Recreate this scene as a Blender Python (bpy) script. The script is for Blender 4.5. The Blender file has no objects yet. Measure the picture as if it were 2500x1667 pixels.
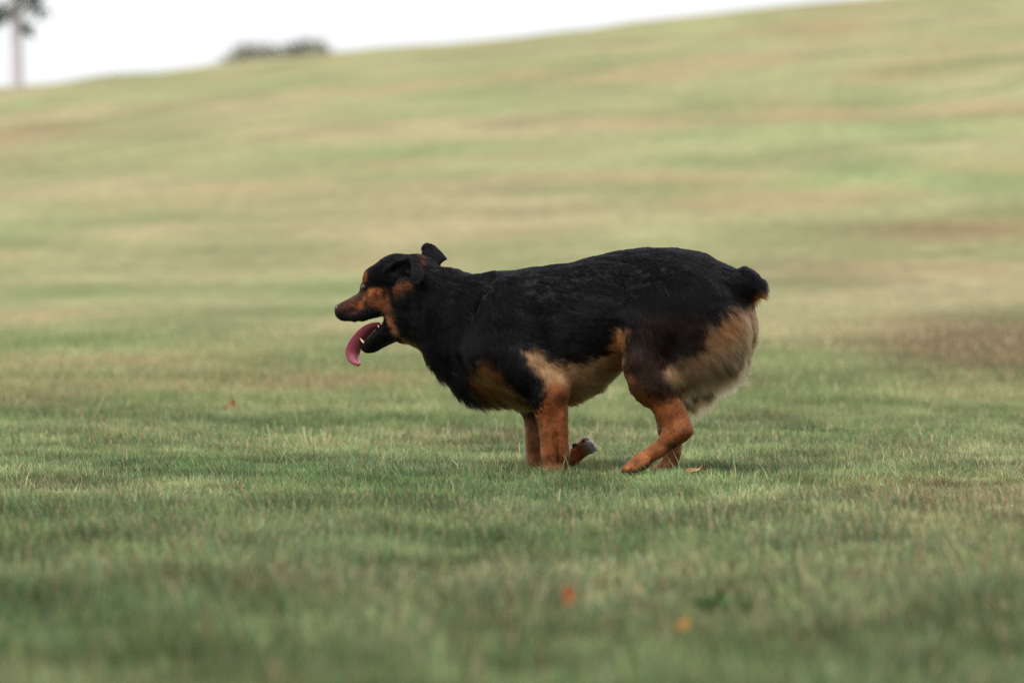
import bpy, math, random
import numpy as np
from mathutils import Vector, Matrix
from mathutils.kdtree import KDTree

random.seed(7)
rng = np.random.default_rng(11)
scene = bpy.context.scene
COL = scene.collection

# ------------------------------------------------------------------ camera
CAM_Y, CAM_H, PITCH, FOCAL = -10.5, 0.595, math.radians(1.207), 135.0
cam_data = bpy.data.cameras.new('camera')
cam_data.lens = FOCAL
cam_data.sensor_width = 36.0
cam_data.clip_start = 0.1
cam_data.clip_end = 3000.0
cam_data.dof.use_dof = True
cam_data.dof.focus_distance = 10.40
cam_data.dof.aperture_fstop = 2.9
cam = bpy.data.objects.new('camera', cam_data)
cam.location = (0.0, CAM_Y, CAM_H)
cam.rotation_euler = (math.pi / 2 - PITCH, 0.0, 0.0)
COL.objects.link(cam)
scene.camera = cam

# ------------------------------------------------------------------ world: bright overcast sky
world = bpy.data.worlds.new('World')
scene.world = world
world.use_nodes = True
wn, wl = world.node_tree.nodes, world.node_tree.links
wn.clear()
SUN_EL, SUN_AZ = math.radians(54), math.radians(212)
sky = wn.new('ShaderNodeTexSky')
sky.sky_type = 'NISHITA'
sky.sun_disc = False
sky.sun_elevation = SUN_EL
sky.sun_rotation = SUN_AZ
sky.air_density = 1.0
sky.dust_density = 3.0
cloud_noise = wn.new('ShaderNodeTexNoise')
cloud_noise.inputs['Scale'].default_value = 1.6
cloud_noise.inputs['Detail'].default_value = 5.0
ramp = wn.new('ShaderNodeValToRGB')
ramp.color_ramp.elements[0].position = 0.25
ramp.color_ramp.elements[0].color = (6.9, 6.95, 7.2, 1)
ramp.color_ramp.elements[1].position = 0.75
ramp.color_ramp.elements[1].color = (7.9, 7.9, 8.0, 1)
mixw = wn.new('ShaderNodeMixRGB')
mixw.inputs[0].default_value = 0.86            # cloud cover over the blue sky
bg = wn.new('ShaderNodeBackground')
bg.inputs['Strength'].default_value = 0.15
wout = wn.new('ShaderNodeOutputWorld')
wl.new(cloud_noise.outputs['Fac'], ramp.inputs[0])
wl.new(sky.outputs[0], mixw.inputs[1])
wl.new(ramp.outputs[0], mixw.inputs[2])
wl.new(mixw.outputs[0], bg.inputs['Color'])
wl.new(bg.outputs[0], wout.inputs['Surface'])

sun_data = bpy.data.lights.new('sun', 'SUN')
sun_data.energy = 3.6
sun_data.angle = math.radians(26)
sun_data.color = (1.0, 0.96, 0.9)
sun = bpy.data.objects.new('sun', sun_data)
sun_dir = Vector((math.sin(SUN_AZ) * math.cos(SUN_EL), math.cos(SUN_AZ) * math.cos(SUN_EL), math.sin(SUN_EL)))
sun.rotation_euler = sun_dir.to_track_quat('Z', 'Y').to_euler()
sun.location = (0, 0, 20)
COL.objects.link(sun)

scene.view_settings.view_transform = 'Standard'
scene.view_settings.look = 'None'
scene.view_settings.exposure = 0.0
scene.view_settings.gamma = 1.0
scene.view_settings.use_curve_mapping = False
scene.render.engine = 'CYCLES'
scene.cycles.use_denoising = True
scene.cycles.denoising_prefilter = 'NONE'
scene.cycles.use_adaptive_sampling = False
scene.cycles.sample_clamp_indirect = 4.0
scene.cycles.max_bounces = 6
scene.cycles.transparent_max_bounces = 4
scene.cycles_curves.shape = 'RIBBONS'

# ------------------------------------------------------------------ helpers
PW, PH = 2500.0, 1667.0
FPX = PW * FOCAL / 36.0
CAMP = np.array([0.0, CAM_Y, CAM_H])
cp, sp_ = math.cos(PITCH), math.sin(PITCH)
C_RIGHT = np.array([1.0, 0, 0])
C_FWD = np.array([0, cp, -sp_])
C_UP = np.array([0, sp_, cp])


def ray(px, py):
    return C_FWD + C_RIGHT * ((px - PW / 2) / FPX) - C_UP * ((py - PH / 2) / FPX)


def project(P):
    d = P - CAMP
    w = d @ C_FWD
    return np.stack([PW / 2 + FPX * (d @ C_RIGHT) / w, PH / 2 - FPX * (d @ C_UP) / w], -1)


def at_depth(px, py, y):
    r = ray(px, py)
    return CAMP + r * ((y - CAM_Y) / r[1])


def smooth(a, b, x):
    t = np.clip((x - a) / (b - a), 0, 1)
    return t * t * (3 - 2 * t)


_perm = np.random.default_rng(3).random((64, 64, 64)).astype(np.float32)


def vnoise(P, scale):
    """value noise in 0..1 at points P (n,3)"""
    Q = np.asarray(P, dtype=np.float64) * scale + 1000.0
    I = np.floor(Q).astype(np.int64)
    t = Q - I
    t = t * t * (3 - 2 * t)
    r = 0
    for dx in (0, 1):
        for dy in (0, 1):
            for dz in (0, 1):
                w = (t[:, 0] if dx else 1 - t[:, 0]) * (t[:, 1] if dy else 1 - t[:, 1]) * (t[:, 2] if dz else 1 - t[:, 2])
                r = r + w * _perm[(I[:, 0] + dx) % 64, (I[:, 1] + dy) % 64, (I[:, 2] + dz) % 64]
    return r


def fbm(P, scale, octaves=3):
    r, a, tot = 0, 1.0, 0
    for k in range(octaves):
        r = r + a * vnoise(P + 17.3 * k, scale * 2 ** k)
        tot += a
        a *= 0.5
    return r / tot


def mesh_from_arrays(name, V, F, smooth_shade=True):
    """V (n,3), F (m,3) or (m,4)"""
    me = bpy.data.meshes.new(name)
    V = np.ascontiguousarray(V, dtype=np.float32)
    F = np.ascontiguousarray(F, dtype=np.int32)
    k = F.shape[1]
    me.vertices.add(len(V))
    me.vertices.foreach_set('co', V.ravel())
    me.loops.add(F.size)
    me.loops.foreach_set('vertex_index', F.ravel())
    me.polygons.add(len(F))
    me.polygons.foreach_set('loop_start', np.arange(0, F.size, k, dtype=np.int32))
    me.polygons.foreach_set('use_smooth', np.full(len(F), smooth_shade, dtype=bool))
    me.update(calc_edges=True)
    return me


def add_color(me, C, name='tint'):
    a = me.attributes.new(name, 'FLOAT_COLOR', 'POINT')
    c4 = np.ones((len(C), 4), dtype=np.float32)
    c4[:, :3] = C
    a.data.foreach_set('color', c4.ravel())


def obj(name, data, mat=None, parent=None):
    o = bpy.data.objects.new(name, data)
    COL.objects.link(o)
    if mat is not None:
        data.materials.append(mat)
    if parent is not None:
        o.parent = parent
    return o


def tag(o, label=None, cat=None, group=None, kind=None):
    if label: o['label'] = label
    if cat: o['category'] = cat
    if group: o['group'] = group
    if kind: o['kind'] = kind
    return o


def new_mat(name):
    m = bpy.data.materials.new(name)
    m.use_nodes = True
    nt = m.node_tree
    nt.nodes.clear()
    return m, nt.nodes, nt.links


def principled(name, color, rough=0.6, spec=0.4, noise=0.0, nscale=40.0, attr=None, coat=0.0, sss=0.0):
    m, n, l = new_mat(name)
    b = n.new('ShaderNodeBsdfPrincipled')
    o = n.new('ShaderNodeOutputMaterial')
    l.new(b.outputs[0], o.inputs[0])
    b.inputs['Roughness'].default_value = rough
    b.inputs['Specular IOR Level'].default_value = spec
    b.inputs['Coat Weight'].default_value = coat
    if sss:
        b.inputs['Subsurface Weight'].default_value = sss
        b.inputs['Subsurface Radius'].default_value = (0.01, 0.004, 0.003)
    if attr:
        a = n.new('ShaderNodeAttribute')
        a.attribute_name = attr
        src = a.outputs['Color']
    else:
        c = n.new('ShaderNodeRGB')
        c.outputs[0].default_value = (*color, 1)
        src = c.outputs[0]
    if noise:
        t = n.new('ShaderNodeTexCoord')
        tx = n.new('ShaderNodeTexNoise')
        tx.inputs['Scale'].default_value = nscale
        tx.inputs['Detail'].default_value = 4
        mr = n.new('ShaderNodeMapRange')
        mr.inputs['To Min'].default_value = 1 - noise
        mr.inputs['To Max'].default_value = 1 + noise
        mx = n.new('ShaderNodeMixRGB')
        mx.blend_type = 'MULTIPLY'
        mx.inputs[0].default_value = 1
        l.new(t.outputs['Object'], tx.inputs['Vector'])
        l.new(tx.outputs['Fac'], mr.inputs['Value'])
        l.new(src, mx.inputs[1])
        l.new(mr.outputs[0], mx.inputs[2])
        src = mx.outputs[0]
        bp = n.new('ShaderNodeBump')
        bp.inputs['Strength'].default_value = 0.4
        bp.inputs['Distance'].default_value = 0.002
        l.new(tx.outputs['Fac'], bp.inputs['Height'])
        l.new(bp.outputs[0], b.inputs['Normal'])
    l.new(src, b.inputs['Base Color'])
    return m


# ------------------------------------------------------------------ terrain
def terrain_z(x, y):
    x = np.asarray(x, dtype=np.float64)
    y = np.asarray(y, dtype=np.float64)
    S = 0.1005
    # integral of a slope that ramps up 2..13 m behind the dog, then falls off round the crest 46..60
    def integ_ramp(a, b, y):
        t = np.clip((y - a) / (b - a), 0, 1)
        return (b - a) * (t ** 3 - t ** 4 / 2) + np.maximum(y - b, 0)
    z = S * integ_ramp(-0.5, 18.0, y) - (S - 0.012) * integ_ramp(46.0, 58.0, y)
    tilt = 0.1005 * smooth(4, 50, y) * (1 - smooth(60, 160, y) * 0.8)
    xx = np.clip(x, -60, 60)
    z = z + tilt * xx
    P = np.stack([x, y * 0.8, np.zeros_like(x)], -1).reshape(-1, 3)
    und = (fbm(P, 0.45, 2).reshape(x.shape) - 0.5)
    z = z + und * 0.22 * smooth(9, 30, y) + (vnoise(P + 5, 2.2).reshape(x.shape) - 0.5) * 0.012
    return z


def on_ground(px, py, lift=0.0):
    """where the ray through a photo pixel meets the turf (raised by lift)"""
    r = ray(px, py)
    t = np.arange(4.5, 75.0, .01)
    Q = CAMP + r * t[:, None]
    hit = Q[:, 2] < terrain_z(Q[:, 0], Q[:, 1]) + lift
    return Q[np.argmax(hit)].copy()


# patches of turf that stand out: photo pixel, half size in px, what (dry, red, green), strength
SPOTS = []
for (px, py, hx, hy, dr, rd, lu) in ((2420, 850, 280, 60, .30, 1.5, -.9), (2150, 650, 330, 32, .35, .45, 0), (2350, 560, 280, 30, .15, 1.0, -.25),
                                     (1150, 560, 330, 24, .45, .1, .1), (880, 740, 220, 50, -.20, -.3, .10), (2050, 440, 330, 30, -.3, -.3, .1),
                                     (30, 330, 130, 26, .2, .7, 0), (40, 985, 190, 26, .2, .55, -.25), (800, 945, 230, 16, .35, .45, -.1),
                                     (1950, 880, 260, 24, -.3, -.2, .0), (1750, 945, 130, 18, .2, .35, -.25), (420, 620, 380, 30, .15, -.2, .1),
                                     (1000, 245, 260, 14, -.4, -.4, .1), (900, 300, 380, 14, .3, .1, .1), (240, 820, 330, 60, -.12, -.2, 0.05),
                                     (900, 1190, 330, 22, -.25, -.2, -.25), (150, 1190, 200, 20, .1, .1, -.25)):
    c_ = on_ground(px, py); t_ = on_ground(px, py - hy); b0_ = on_ground(px, py + hy)
    SPOTS.append((c_[0], c_[1], hx * (c_[1] - CAM_Y) / FPX, max(.12, (t_[1] - b0_[1]) / 2), dr, rd, lu))


def patch(x, y):
    """dryness (0 lush .. 1 straw), redness of the bare patches, lushness variation"""
    P = np.stack([x, y, np.zeros_like(x)], -1)
    Pf = np.stack([x * 0.55, y * 0.8, np.full_like(x, 3.0)], -1)
    a = fbm(Pf, 0.5, 3)
    b = fbm(P + 31.7, 1.1, 3)
    c = fbm(P + 77.1, 0.38, 3)
    wob = (b - .5) * 1.2
    sd_, sr_, sl_ = 0, 0, 0
    for (cx, cy, sx, sy, dr, rd, lu) in SPOTS:
        g = np.exp(-(((x - cx) / sx) ** 2 + ((y - cy) / sy) ** 2) * np.exp(wob) )
        sd_, sr_, sl_ = sd_ + dr * g, sr_ + rd * g, sl_ + lu * g
    far = smooth(-0.5, 8, y)
    dry = np.clip(0.16 - 0.08 * smooth(-1.0, -4.5, y) + 0.40 * far + (a - 0.5) * (1.1 + 1.4 * far) * (1 - .65 * smooth(1.5, 4.0, y) * (1 - smooth(10, 18, y))) + (b - 0.5) * 0.8 + sd_, 0, 1)
    red = np.clip(.7 * smooth(0.55, 0.80, c + (b - 0.5) * 0.35) + sr_, 0, 1)
    return dry, red, np.clip(b + sl_, 0, 1)


def axis(vals):
    return np.array(vals, dtype=np.float64)


gx = np.unique(np.concatenate([np.linspace(-300, -40, 14), np.linspace(-40, -12, 40), np.linspace(-12, 12, 121),
                               np.linspace(12, 40, 40), np.linspace(40, 300, 14)]))
gy = np.unique(np.concatenate([np.linspace(-40, -8, 12), np.linspace(-8, 20, 141), np.linspace(20, 70, 126),
                               np.linspace(70, 600, 40)]))
GX, GY = np.meshgrid(gx, gy)
GZ = terrain_z(GX, GY)
nx, ny = len(gx), len(gy)
idx = np.arange(nx * ny).reshape(ny, nx)
quads = np.stack([idx[:-1, :-1], idx[:-1, 1:], idx[1:, 1:], idx[1:, :-1]], -1).reshape(-1, 4)
gme = mesh_from_arrays('ground', np.stack([GX, GY, GZ], -1).reshape(-1, 3), quads)

LUSH = np.array([0.091, 0.143, 0.049])
BLUE = np.array([0.080, 0.145, 0.068])
STRAW = np.array([0.292, 0.256, 0.143])
BARE = np.array([0.260, 0.165, 0.090])


def turf_color(x, y):
    dry, red, b = patch(x, y)
    far = smooth(0.5, 13, y)[:, None]
    hill = smooth(2, 22, y)[:, None]
    g = LUSH * (1 + np.array([1.35, .74, 1.3]) * hill) * (0.65 + 0.8 * b[:, None])
    s = STRAW * (0.72 + 0.22 * hill) * (0.65 + 0.7 * b[:, None])
    c = g * (1 - dry[:, None]) + s * dry[:, None]
    r = red[:, None] * (0.25 + 0.35 * far)
    return c * (1 - r) + BARE * (0.72 + 0.34 * hill) * (.6 + .6 * b[:, None]) * r


gc = turf_color(GX.ravel(), GY.ravel())
hillw = smooth(1, 11, GY.ravel())[:, None]
soil = np.array([0.060, 0.050, 0.026])
add_color(gme, gc * 1.0 * hillw + (gc * 0.4 + soil * 0.6) * (1 - hillw))
gm, n, l = new_mat('turf_ground')
b = n.new('ShaderNodeBsdfPrincipled'); o = n.new('ShaderNodeOutputMaterial'); l.new(b.outputs[0], o.inputs[0])
b.inputs['Roughness'].default_value = 0.95
b.inputs['Specular IOR Level'].default_value = 0.05
a = n.new('ShaderNodeAttribute'); a.attribute_name = 'tint'
tc = n.new('ShaderNodeTexCoord')
nz = n.new('ShaderNodeTexNoise'); nz.inputs['Scale'].default_value = 7.0; nz.inputs['Detail'].default_value = 8.0
nz.inputs['Roughness'].default_value = 0.7
mr = n.new('ShaderNodeMapRange'); mr.inputs['From Min'].default_value = 0.3; mr.inputs['From Max'].default_value = 0.7
mr.inputs['To Min'].default_value = 0.72; mr.inputs['To Max'].default_value = 1.28
mx = n.new('ShaderNodeMixRGB'); mx.blend_type = 'MULTIPLY'; mx.inputs[0].default_value = 1
bp_ = n.new('ShaderNodeBump'); bp_.inputs['Strength'].default_value = 0.7; bp_.inputs['Distance'].default_value = 0.03
l.new(tc.outputs['Object'], nz.inputs['Vector']); l.new(nz.outputs['Fac'], mr.inputs['Value'])
l.new(a.outputs['Color'], mx.inputs[1]); l.new(mr.outputs[0], mx.inputs[2]); l.new(mx.outputs[0], b.inputs['Base Color'])
l.new(nz.outputs['Fac'], bp_.inputs['Height']); l.new(bp_.outputs[0], b.inputs['Normal'])
ground = tag(obj('ground', gme, gm), 'gently rising grassy park hillside', kind='structure')

# ------------------------------------------------------------------ grass blades (one mass)
mg, n, l = new_mat('grass_blade')
o = n.new('ShaderNodeOutputMaterial')
b = n.new('ShaderNodeBsdfPrincipled')
b.inputs['Roughness'].default_value = 0.55
b.inputs['Specular IOR Level'].default_value = 0.35
t = n.new('ShaderNodeBsdfTranslucent')
ms = n.new('ShaderNodeMixShader'); ms.inputs[0].default_value = 0.35
a = n.new('ShaderNodeAttribute'); a.attribute_name = 'tint'
l.new(a.outputs['Color'], b.inputs['Base Color']); l.new(a.outputs['Color'], t.inputs['Color'])
l.new(b.outputs[0], ms.inputs[1]); l.new(t.outputs[0], ms.inputs[2]); l.new(ms.outputs[0], o.inputs[0])


def scatter(y0, y1, dens, margin):
    """random x,y over the wedge of ground the camera can see, plus a margin either side"""
    d0, d1 = y0 - CAM_Y, y1 - CAM_Y
    wmax = 0.1345 * d1 + margin
    nn = int((y1 - y0) * 2 * wmax * dens)
    y = rng.uniform(y0, y1, nn)
    x = rng.uniform(-wmax, wmax, nn)
    k = np.abs(x) < 0.1345 * (y - CAM_Y) + margin
    return x[k], y[k]


def thin_out(x, y, y0, y1):
    """fewer and fewer blades from y0 to y1, where the turf surface takes over"""
    k = rng.random(len(x)) > smooth(y0, y1, y)
    return x[k], y[k]


def blades(x, y, hmin, hmax, width, segs):
    nn = len(x)
    z = terrain_z(x, y)
    P3 = np.stack([x, y, z], -1)
    tuft = fbm(P3 + 9, 9.0, 2)
    h = rng.uniform(hmin, hmax, nn) * (0.30 + 1.4 * tuft)
    tall = rng.random(nn) < 0.02
    h[tall] *= rng.uniform(1.4, 2.3, tall.sum())
    ang = rng.uniform(0, 2 * math.pi, nn)
    ld = rng.uniform(0, 2 * math.pi, nn)
    clump_dir = 2 * math.pi * vnoise(P3 + 40, 5.0)
    lean = np.abs(rng.normal(0.25, 0.30, nn)) * h
    lx = np.cos(ld) * lean + np.cos(clump_dir) * 0.25 * h
    ly = np.sin(ld) * lean + np.sin(clump_dir) * 0.25 * h
    w = width * rng.uniform(0.6, 1.25, nn)
    dx, dy = np.cos(ang) * w / 2, np.sin(ang) * w / 2
    zb = z - 0.004
    if segs == 2:
        V = np.empty((nn, 5, 3))
        V[:, 0] = np.stack([x - dx, y - dy, zb], -1)
        V[:, 1] = np.stack([x + dx, y + dy, zb], -1)
        V[:, 2] = np.stack([x + dx * .8 + lx * .3, y + dy * .8 + ly * .3, z + h * .55], -1)
        V[:, 3] = np.stack([x - dx * .8 + lx * .3, y - dy * .8 + ly * .3, z + h * .55], -1)
        V[:, 4] = np.stack([x + lx, y + ly, z + h * .96], -1)
        T = np.array([[0, 1, 2], [0, 2, 3], [3, 2, 4]])
    else:
        V = np.empty((nn, 4, 3))
        V[:, 0] = np.stack([x - dx, y - dy, zb], -1)
        V[:, 1] = np.stack([x + dx, y + dy, zb], -1)
        V[:, 2] = np.stack([x + dx * .45 + lx, y + dy * .45 + ly, z + h], -1)
        V[:, 3] = np.stack([x - dx * .45 + lx, y - dy * .45 + ly, z + h], -1)
        T = np.array([[0, 1, 2], [0, 2, 3]])
    k = V.shape[1]
    F = (np.arange(nn)[:, None, None] * k + T[None]).reshape(-1, 3)
    # colour of each blade
    base = turf_color(x, y)
    dry, red, bb = patch(x, y)
    r = rng.random(nn)
    gain = (1.25 + .40 * smooth(-4.5, -1.0, y) + .40 * smooth(0.0, 8.0, y))[:, None]
    var = .55 - .33 * smooth(1.0, 4.0, y)
    c = base * (1.05 + var * rng.uniform(-1, 1, nn))[:, None]
    mott = fbm(P3 + 70, 5.5, 3)
    mm = 0.60 + 0.85 * smooth(.25, .75, mott)
    c *= (1 + (mm - 1) * (1 - .6 * smooth(1.5, 6.0, y)))[:, None]
    straw = r < (0.03 + 0.30 * dry) * (1 - .6 * smooth(1.0, 4.0, y))
    c[straw] = STRAW * rng.uniform(0.65, 1.5, straw.sum())[:, None]
    blue = (r > 0.80 + .15 * smooth(1.0, 4.0, y)) & ~straw
    c[blue] = BLUE * rng.uniform(0.7, 1.5, blue.sum())[:, None]
    brown = rng.random(nn) < (0.05 + 0.25 * red) * (1 - .5 * smooth(1.0, 4.0, y))
    c[brown] = BARE * rng.uniform(0.5, 1.2, brown.sum())[:, None]
    c *= gain
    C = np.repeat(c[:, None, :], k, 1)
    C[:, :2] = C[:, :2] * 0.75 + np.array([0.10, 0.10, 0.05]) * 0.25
    return V.reshape(-1, 3), F, C.reshape(-1, 3)


parts = []
for (y0, y1, dens, hmin, hmax, wd, sg, mgn) in (
        (-6.6, -3.2, 11000, .022, .050, .0042, 1, 0.8),
        (-3.2, -1.2, 19000, .018, .042, .0029, 1, 0.9),
        (-1.2, 1.4, 29000, .013, .036, .0024, 2, 0.9),
        (1.4, 4.0, 13000, .016, .038, .0032, 1, 1.0),
        (4.0, 12.0, 4200, .016, .038, .0044, 1, 1.2)):
    x, y = scatter(y0, y1, dens, mgn)
    x, y = thin_out(x, y, 1.5, 12.0)
    parts.append(blades(x, y, hmin, hmax, wd, sg))
off, Vs, Fs, Cs = 0, [], [], []
for V, F, C in parts:
    Vs.append(V); Fs.append(F + off); Cs.append(C); off += len(V)
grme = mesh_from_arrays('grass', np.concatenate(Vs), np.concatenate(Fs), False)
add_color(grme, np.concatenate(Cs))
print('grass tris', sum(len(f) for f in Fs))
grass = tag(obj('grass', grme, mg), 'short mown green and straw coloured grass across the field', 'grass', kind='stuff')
del Vs, Fs, Cs, parts
# ------------------------------------------------------------------ the dog
# body frame: f forward, l to the side that faces the camera, z up; the dog runs left and a little away
PSI, THETA = math.radians(15), math.radians(28)
BU = np.array([-math.cos(PSI), math.sin(PSI), 0.0])
BL = np.array([-math.sin(PSI), -math.cos(PSI), 0.0])
BZ = np.array([0, 0, 1.0])
BO = at_depth(1500, 1154, 0.0); BO[2] = 0.0
BM = np.stack([BU, BL, BZ])                     # rows: axes


def to_body(P):
    return (P - BO) @ BM.T


def to_world(Q):
    return np.asarray(Q) @ BM + BO


def bp(px, py, lat=0.0):
    r = ray(px, py)
    t = (lat - (CAMP - BO) @ BL) / (r @ BL)
    return to_body(CAMP + r * t)


HO_B = bp(1015, 730, 0.0)
HO_W = to_world(HO_B)
HU = np.array([-math.cos(THETA), math.sin(THETA), 0.0])
HL = np.array([-math.sin(THETA), -math.cos(THETA), 0.0])
HM_W = np.stack([HU, HL, BZ])
HM = HM_W @ BM.T                                # head axes in body coordinates (rows)


def hp(px, py, lat=0.0):
    """point of the head seen at a pixel, lat metres to the near side; in head coordinates"""
    r = ray(px, py)
    t = (lat - (CAMP - HO_W) @ HL) / (r @ HL)
    return (CAMP + r * t - HO_W) @ HM_W.T


def hm(px, py, lat=0.0):
    """as hp, but a negative lat is the mirror image of the near-side point"""
    q = hp(px, py, abs(lat))
    if lat < 0:
        q[1] = -q[1]
    return q


def head_to_body(Q):
    return np.asarray(Q) @ HM + HO_B


M = 0.00112                                     # metres per photo pixel at the dog
PRIMS = []


def prim(kind, frame, data, k=0.02, flow=(-1, 0, -.3), length=.02, lift=.25, tone='body', op='add', name=''):
    PRIMS.append(dict(kind=kind, frame=frame, data=data, k=k, flow=np.array(flow, float), length=length, lift=lift,
                      tone=tone, op=op, name=name))


def cone(a, b, ra, rb, frame='B', sl=1.0, **kw):
    prim('cone', frame, (np.array(a), np.array(b), ra * M, rb * M, sl), **kw)


def chain(pts, frame='B', sl=1.0, **kw):
    """pts: (px, py, lat, radius px)"""
    pos = bp if frame == 'B' else hm
    P_ = np.array([pos(p[0], p[1], p[2]) for p in pts])
    R_ = np.array([p[3] * M for p in pts])
    prim('chain', frame, (P_, R_, sl), **kw)


def ell(px, py, lat, rf, rz, rl, frame='B', rot=0.0, **kw):
    """ellipsoid, radii in px (forward, up) and metres (sideways), rot degrees in the side plane"""
    pos = bp if frame == 'B' else hm
    prim('ell', frame, (np.array(pos(px, py, lat)), rf * M, rl, rz * M, math.radians(rot)), **kw)


def loft(secs, frame='B', **kw):
    """secs: (px, top, bottom, halfwidth m)"""
    pos = bp if frame == 'B' else hp
    rows = []
    for (px, t, b_, w) in secs:
        pt, pb = pos(px, t), pos(px, b_)
        rows.append((pt[0], pt[2], pb[2], w))
    rows.sort()
    prim('loft', frame, np.array(rows), **kw)


def sheet(center, frame='H', r=4.0, cup=0.0, rows=44, cols=19, **kw):
    """thin flap: centre points (px, py, lat, half width px, across dx, across dy, across dlat)"""
    pos = bp if frame == 'B' else hp
    c = np.array(center, float)
    t = np.linspace(0, len(c) - 1, rows)
    cc = np.stack([np.interp(t, np.arange(len(c)), c[:, j]) for j in range(c.shape[1])], -1)
    cc[1:-1] = (cc[:-2] + 2 * cc[1:-1] + cc[2:]) / 4
    pts = []
    for q in cc:
        for v in np.linspace(-1, 1, cols):
            pts.append(pos(q[0] + v * q[3] * q[4], q[1] + v * q[3] * q[5], q[2] + v * q[3] * M * q[6] + cup * v * v))
    prim('sheet', frame, (np.array(pts), r * M), **kw)


def evaluate(pr, X):
    """signed distance of body points X (n,3)"""
    if pr['frame'] == 'H':
        X = (X - HO_B) @ HM.T
    k, d = pr['kind'], pr['data']
    if k == 'cone':
        a, b_, ra, rb, sl = d
        s = np.array([1, 1 / sl, 1])
        A, B_, Y = a * s, b_ * s, X * s
        ba = B_ - A
        L2 = max(ba @ ba, 1e-9)
        h = np.clip(((Y - A) @ ba) / L2, 0, 1)
        dist = np.linalg.norm(Y - A - h[:, None] * ba, axis=1) - (ra + (rb - ra) * h)
        return dist * min(1.0, sl)
    if k == 'chain':
        P_, R_, sl = d
        s = np.array([1, 1 / sl, 1])
        Y = X * s
        best = None
        for A, B_, ra, rb in zip(P_[:-1] * s, P_[1:] * s, R_[:-1], R_[1:]):
            ba = B_ - A
            h = np.clip(((Y - A) @ ba) / max(ba @ ba, 1e-9), 0, 1)
            hs = h * h * (3 - 2 * h) * .5 + h * .5
            dist = np.linalg.norm(Y - A - h[:, None] * ba, axis=1) - (ra + (rb - ra) * hs)
            if best is None:
                best = dist
            else:
                kk = .012
                q = np.maximum(kk - np.abs(best - dist), 0) / kk
                best = np.minimum(best, dist) - q * q * kk * .08
        return best * min(1.0, sl)
    if k == 'ell':
        c, rf, rl, rz, rot = d
        Y = X - c
        ca, sa = math.cos(rot), math.sin(rot)
        f = Y[:, 0] * ca + Y[:, 2] * sa
        z = -Y[:, 0] * sa + Y[:, 2] * ca
        k0 = np.sqrt((f / rf) ** 2 + (Y[:, 1] / rl) ** 2 + (z / rz) ** 2) + 1e-6
        k1 = np.sqrt((f / rf ** 2) ** 2 + (Y[:, 1] / rl ** 2) ** 2 + (z / rz ** 2) ** 2) + 1e-6
        return k0 * (k0 - 1) / k1
    if k == 'loft':
        f = X[:, 0]
        fc = np.clip(f, d[0, 0], d[-1, 0])
        zt, zb, w = (np.interp(fc, d[:, 0], d[:, j]) for j in (1, 2, 3))
        c, h = (zt + zb) / 2, np.maximum((zt - zb) / 2, 1e-3)
        l_, z = X[:, 1], X[:, 2] - c
        k0 = np.sqrt((l_ / w) ** 2 + (z / h) ** 2) + 1e-6
        k1 = np.sqrt((l_ / w ** 2) ** 2 + (z / h ** 2) ** 2) + 1e-6
        d2 = k0 * (k0 - 1) / k1
        out = np.abs(f - fc)
        return np.where(out > 0, np.sqrt(np.maximum(d2, 0) ** 2 + out ** 2), d2)
    if k == 'sheet':
        pts, r = d
        res = np.empty(len(X))
        for i in range(0, len(X), 20000):
            Y = X[i:i + 20000]
            d2 = (Y ** 2).sum(1)[:, None] - 2 * Y @ pts.T + (pts ** 2).sum(1)[None]
            res[i:i + 20000] = np.sqrt(np.maximum(d2.min(1), 0)) - r
        return res


def bounds(pr):
    k, d = pr['kind'], pr['data']
    if k == 'cone':
        a, b_, ra, rb, sl = d
        r = max(ra, rb) * max(1, sl)
        lo, hi = np.minimum(a, b_) - r, np.maximum(a, b_) + r
    elif k == 'chain':
        r = d[1].max() * max(1, d[2]); lo, hi = d[0].min(0) - r, d[0].max(0) + r
    elif k == 'ell':
        r = max(d[1], d[2], d[3]); lo, hi = d[0] - r, d[0] + r
    elif k == 'loft':
        w = d[:, 3].max()
        lo = np.array([d[0, 0], -w, d[:, 2].min()]); hi = np.array([d[-1, 0], w, d[:, 1].max()])
    else:
        lo, hi = d[0].min(0) - d[1], d[0].max(0) + d[1]
    if pr['frame'] == 'H':
        cs = np.array([[(lo, hi)[i][0], (lo, hi)[j][1], (lo, hi)[m_][2]] for i in (0, 1) for j in (0, 1) for m_ in (0, 1)])
        cs = head_to_body(cs)
        lo, hi = cs.min(0), cs.max(0)
    return lo, hi


# --- trunk, neck
DOWN = (-.25, 0, -1)
loft([(1105, 770, 850, .045), (1130, 705, 912, .085), (1200, 666, 962, .118), (1270, 659, 976, .132), (1340, 648, 988, .140),
      (1400, 641, 982, .142), (1460, 624, 954, .132), (1510, 614, 906, .120), (1580, 606, 880, .116), (1650, 607, 870, .116),
      (1720, 619, 860, .104), (1780, 656, 850, .078), (1815, 700, 835, .045)],
     flow=(-1, 0, -.30), length=.015, lift=.18, name='trunk')
chain([(1020, 716, 0, 70), (1080, 744, 0, 92), (1165, 784, 0, 112)], sl=.86, k=.035, flow=(-.75, 0, -.6), length=.024, lift=.24, name='neck')
chain([(1045, 790, 0, 48), (1098, 848, 0, 58), (1170, 908, 0, 60)], sl=.95, k=.035, flow=(-.5, 0, -.9), length=.027, lift=.3, name='chest_front')
chain([(1170, 914, 0, 55), (1260, 932, 0, 52)], sl=.9, k=.03, flow=(-.8, 0, -.5), length=.022, lift=.26, name='brisket')
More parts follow.
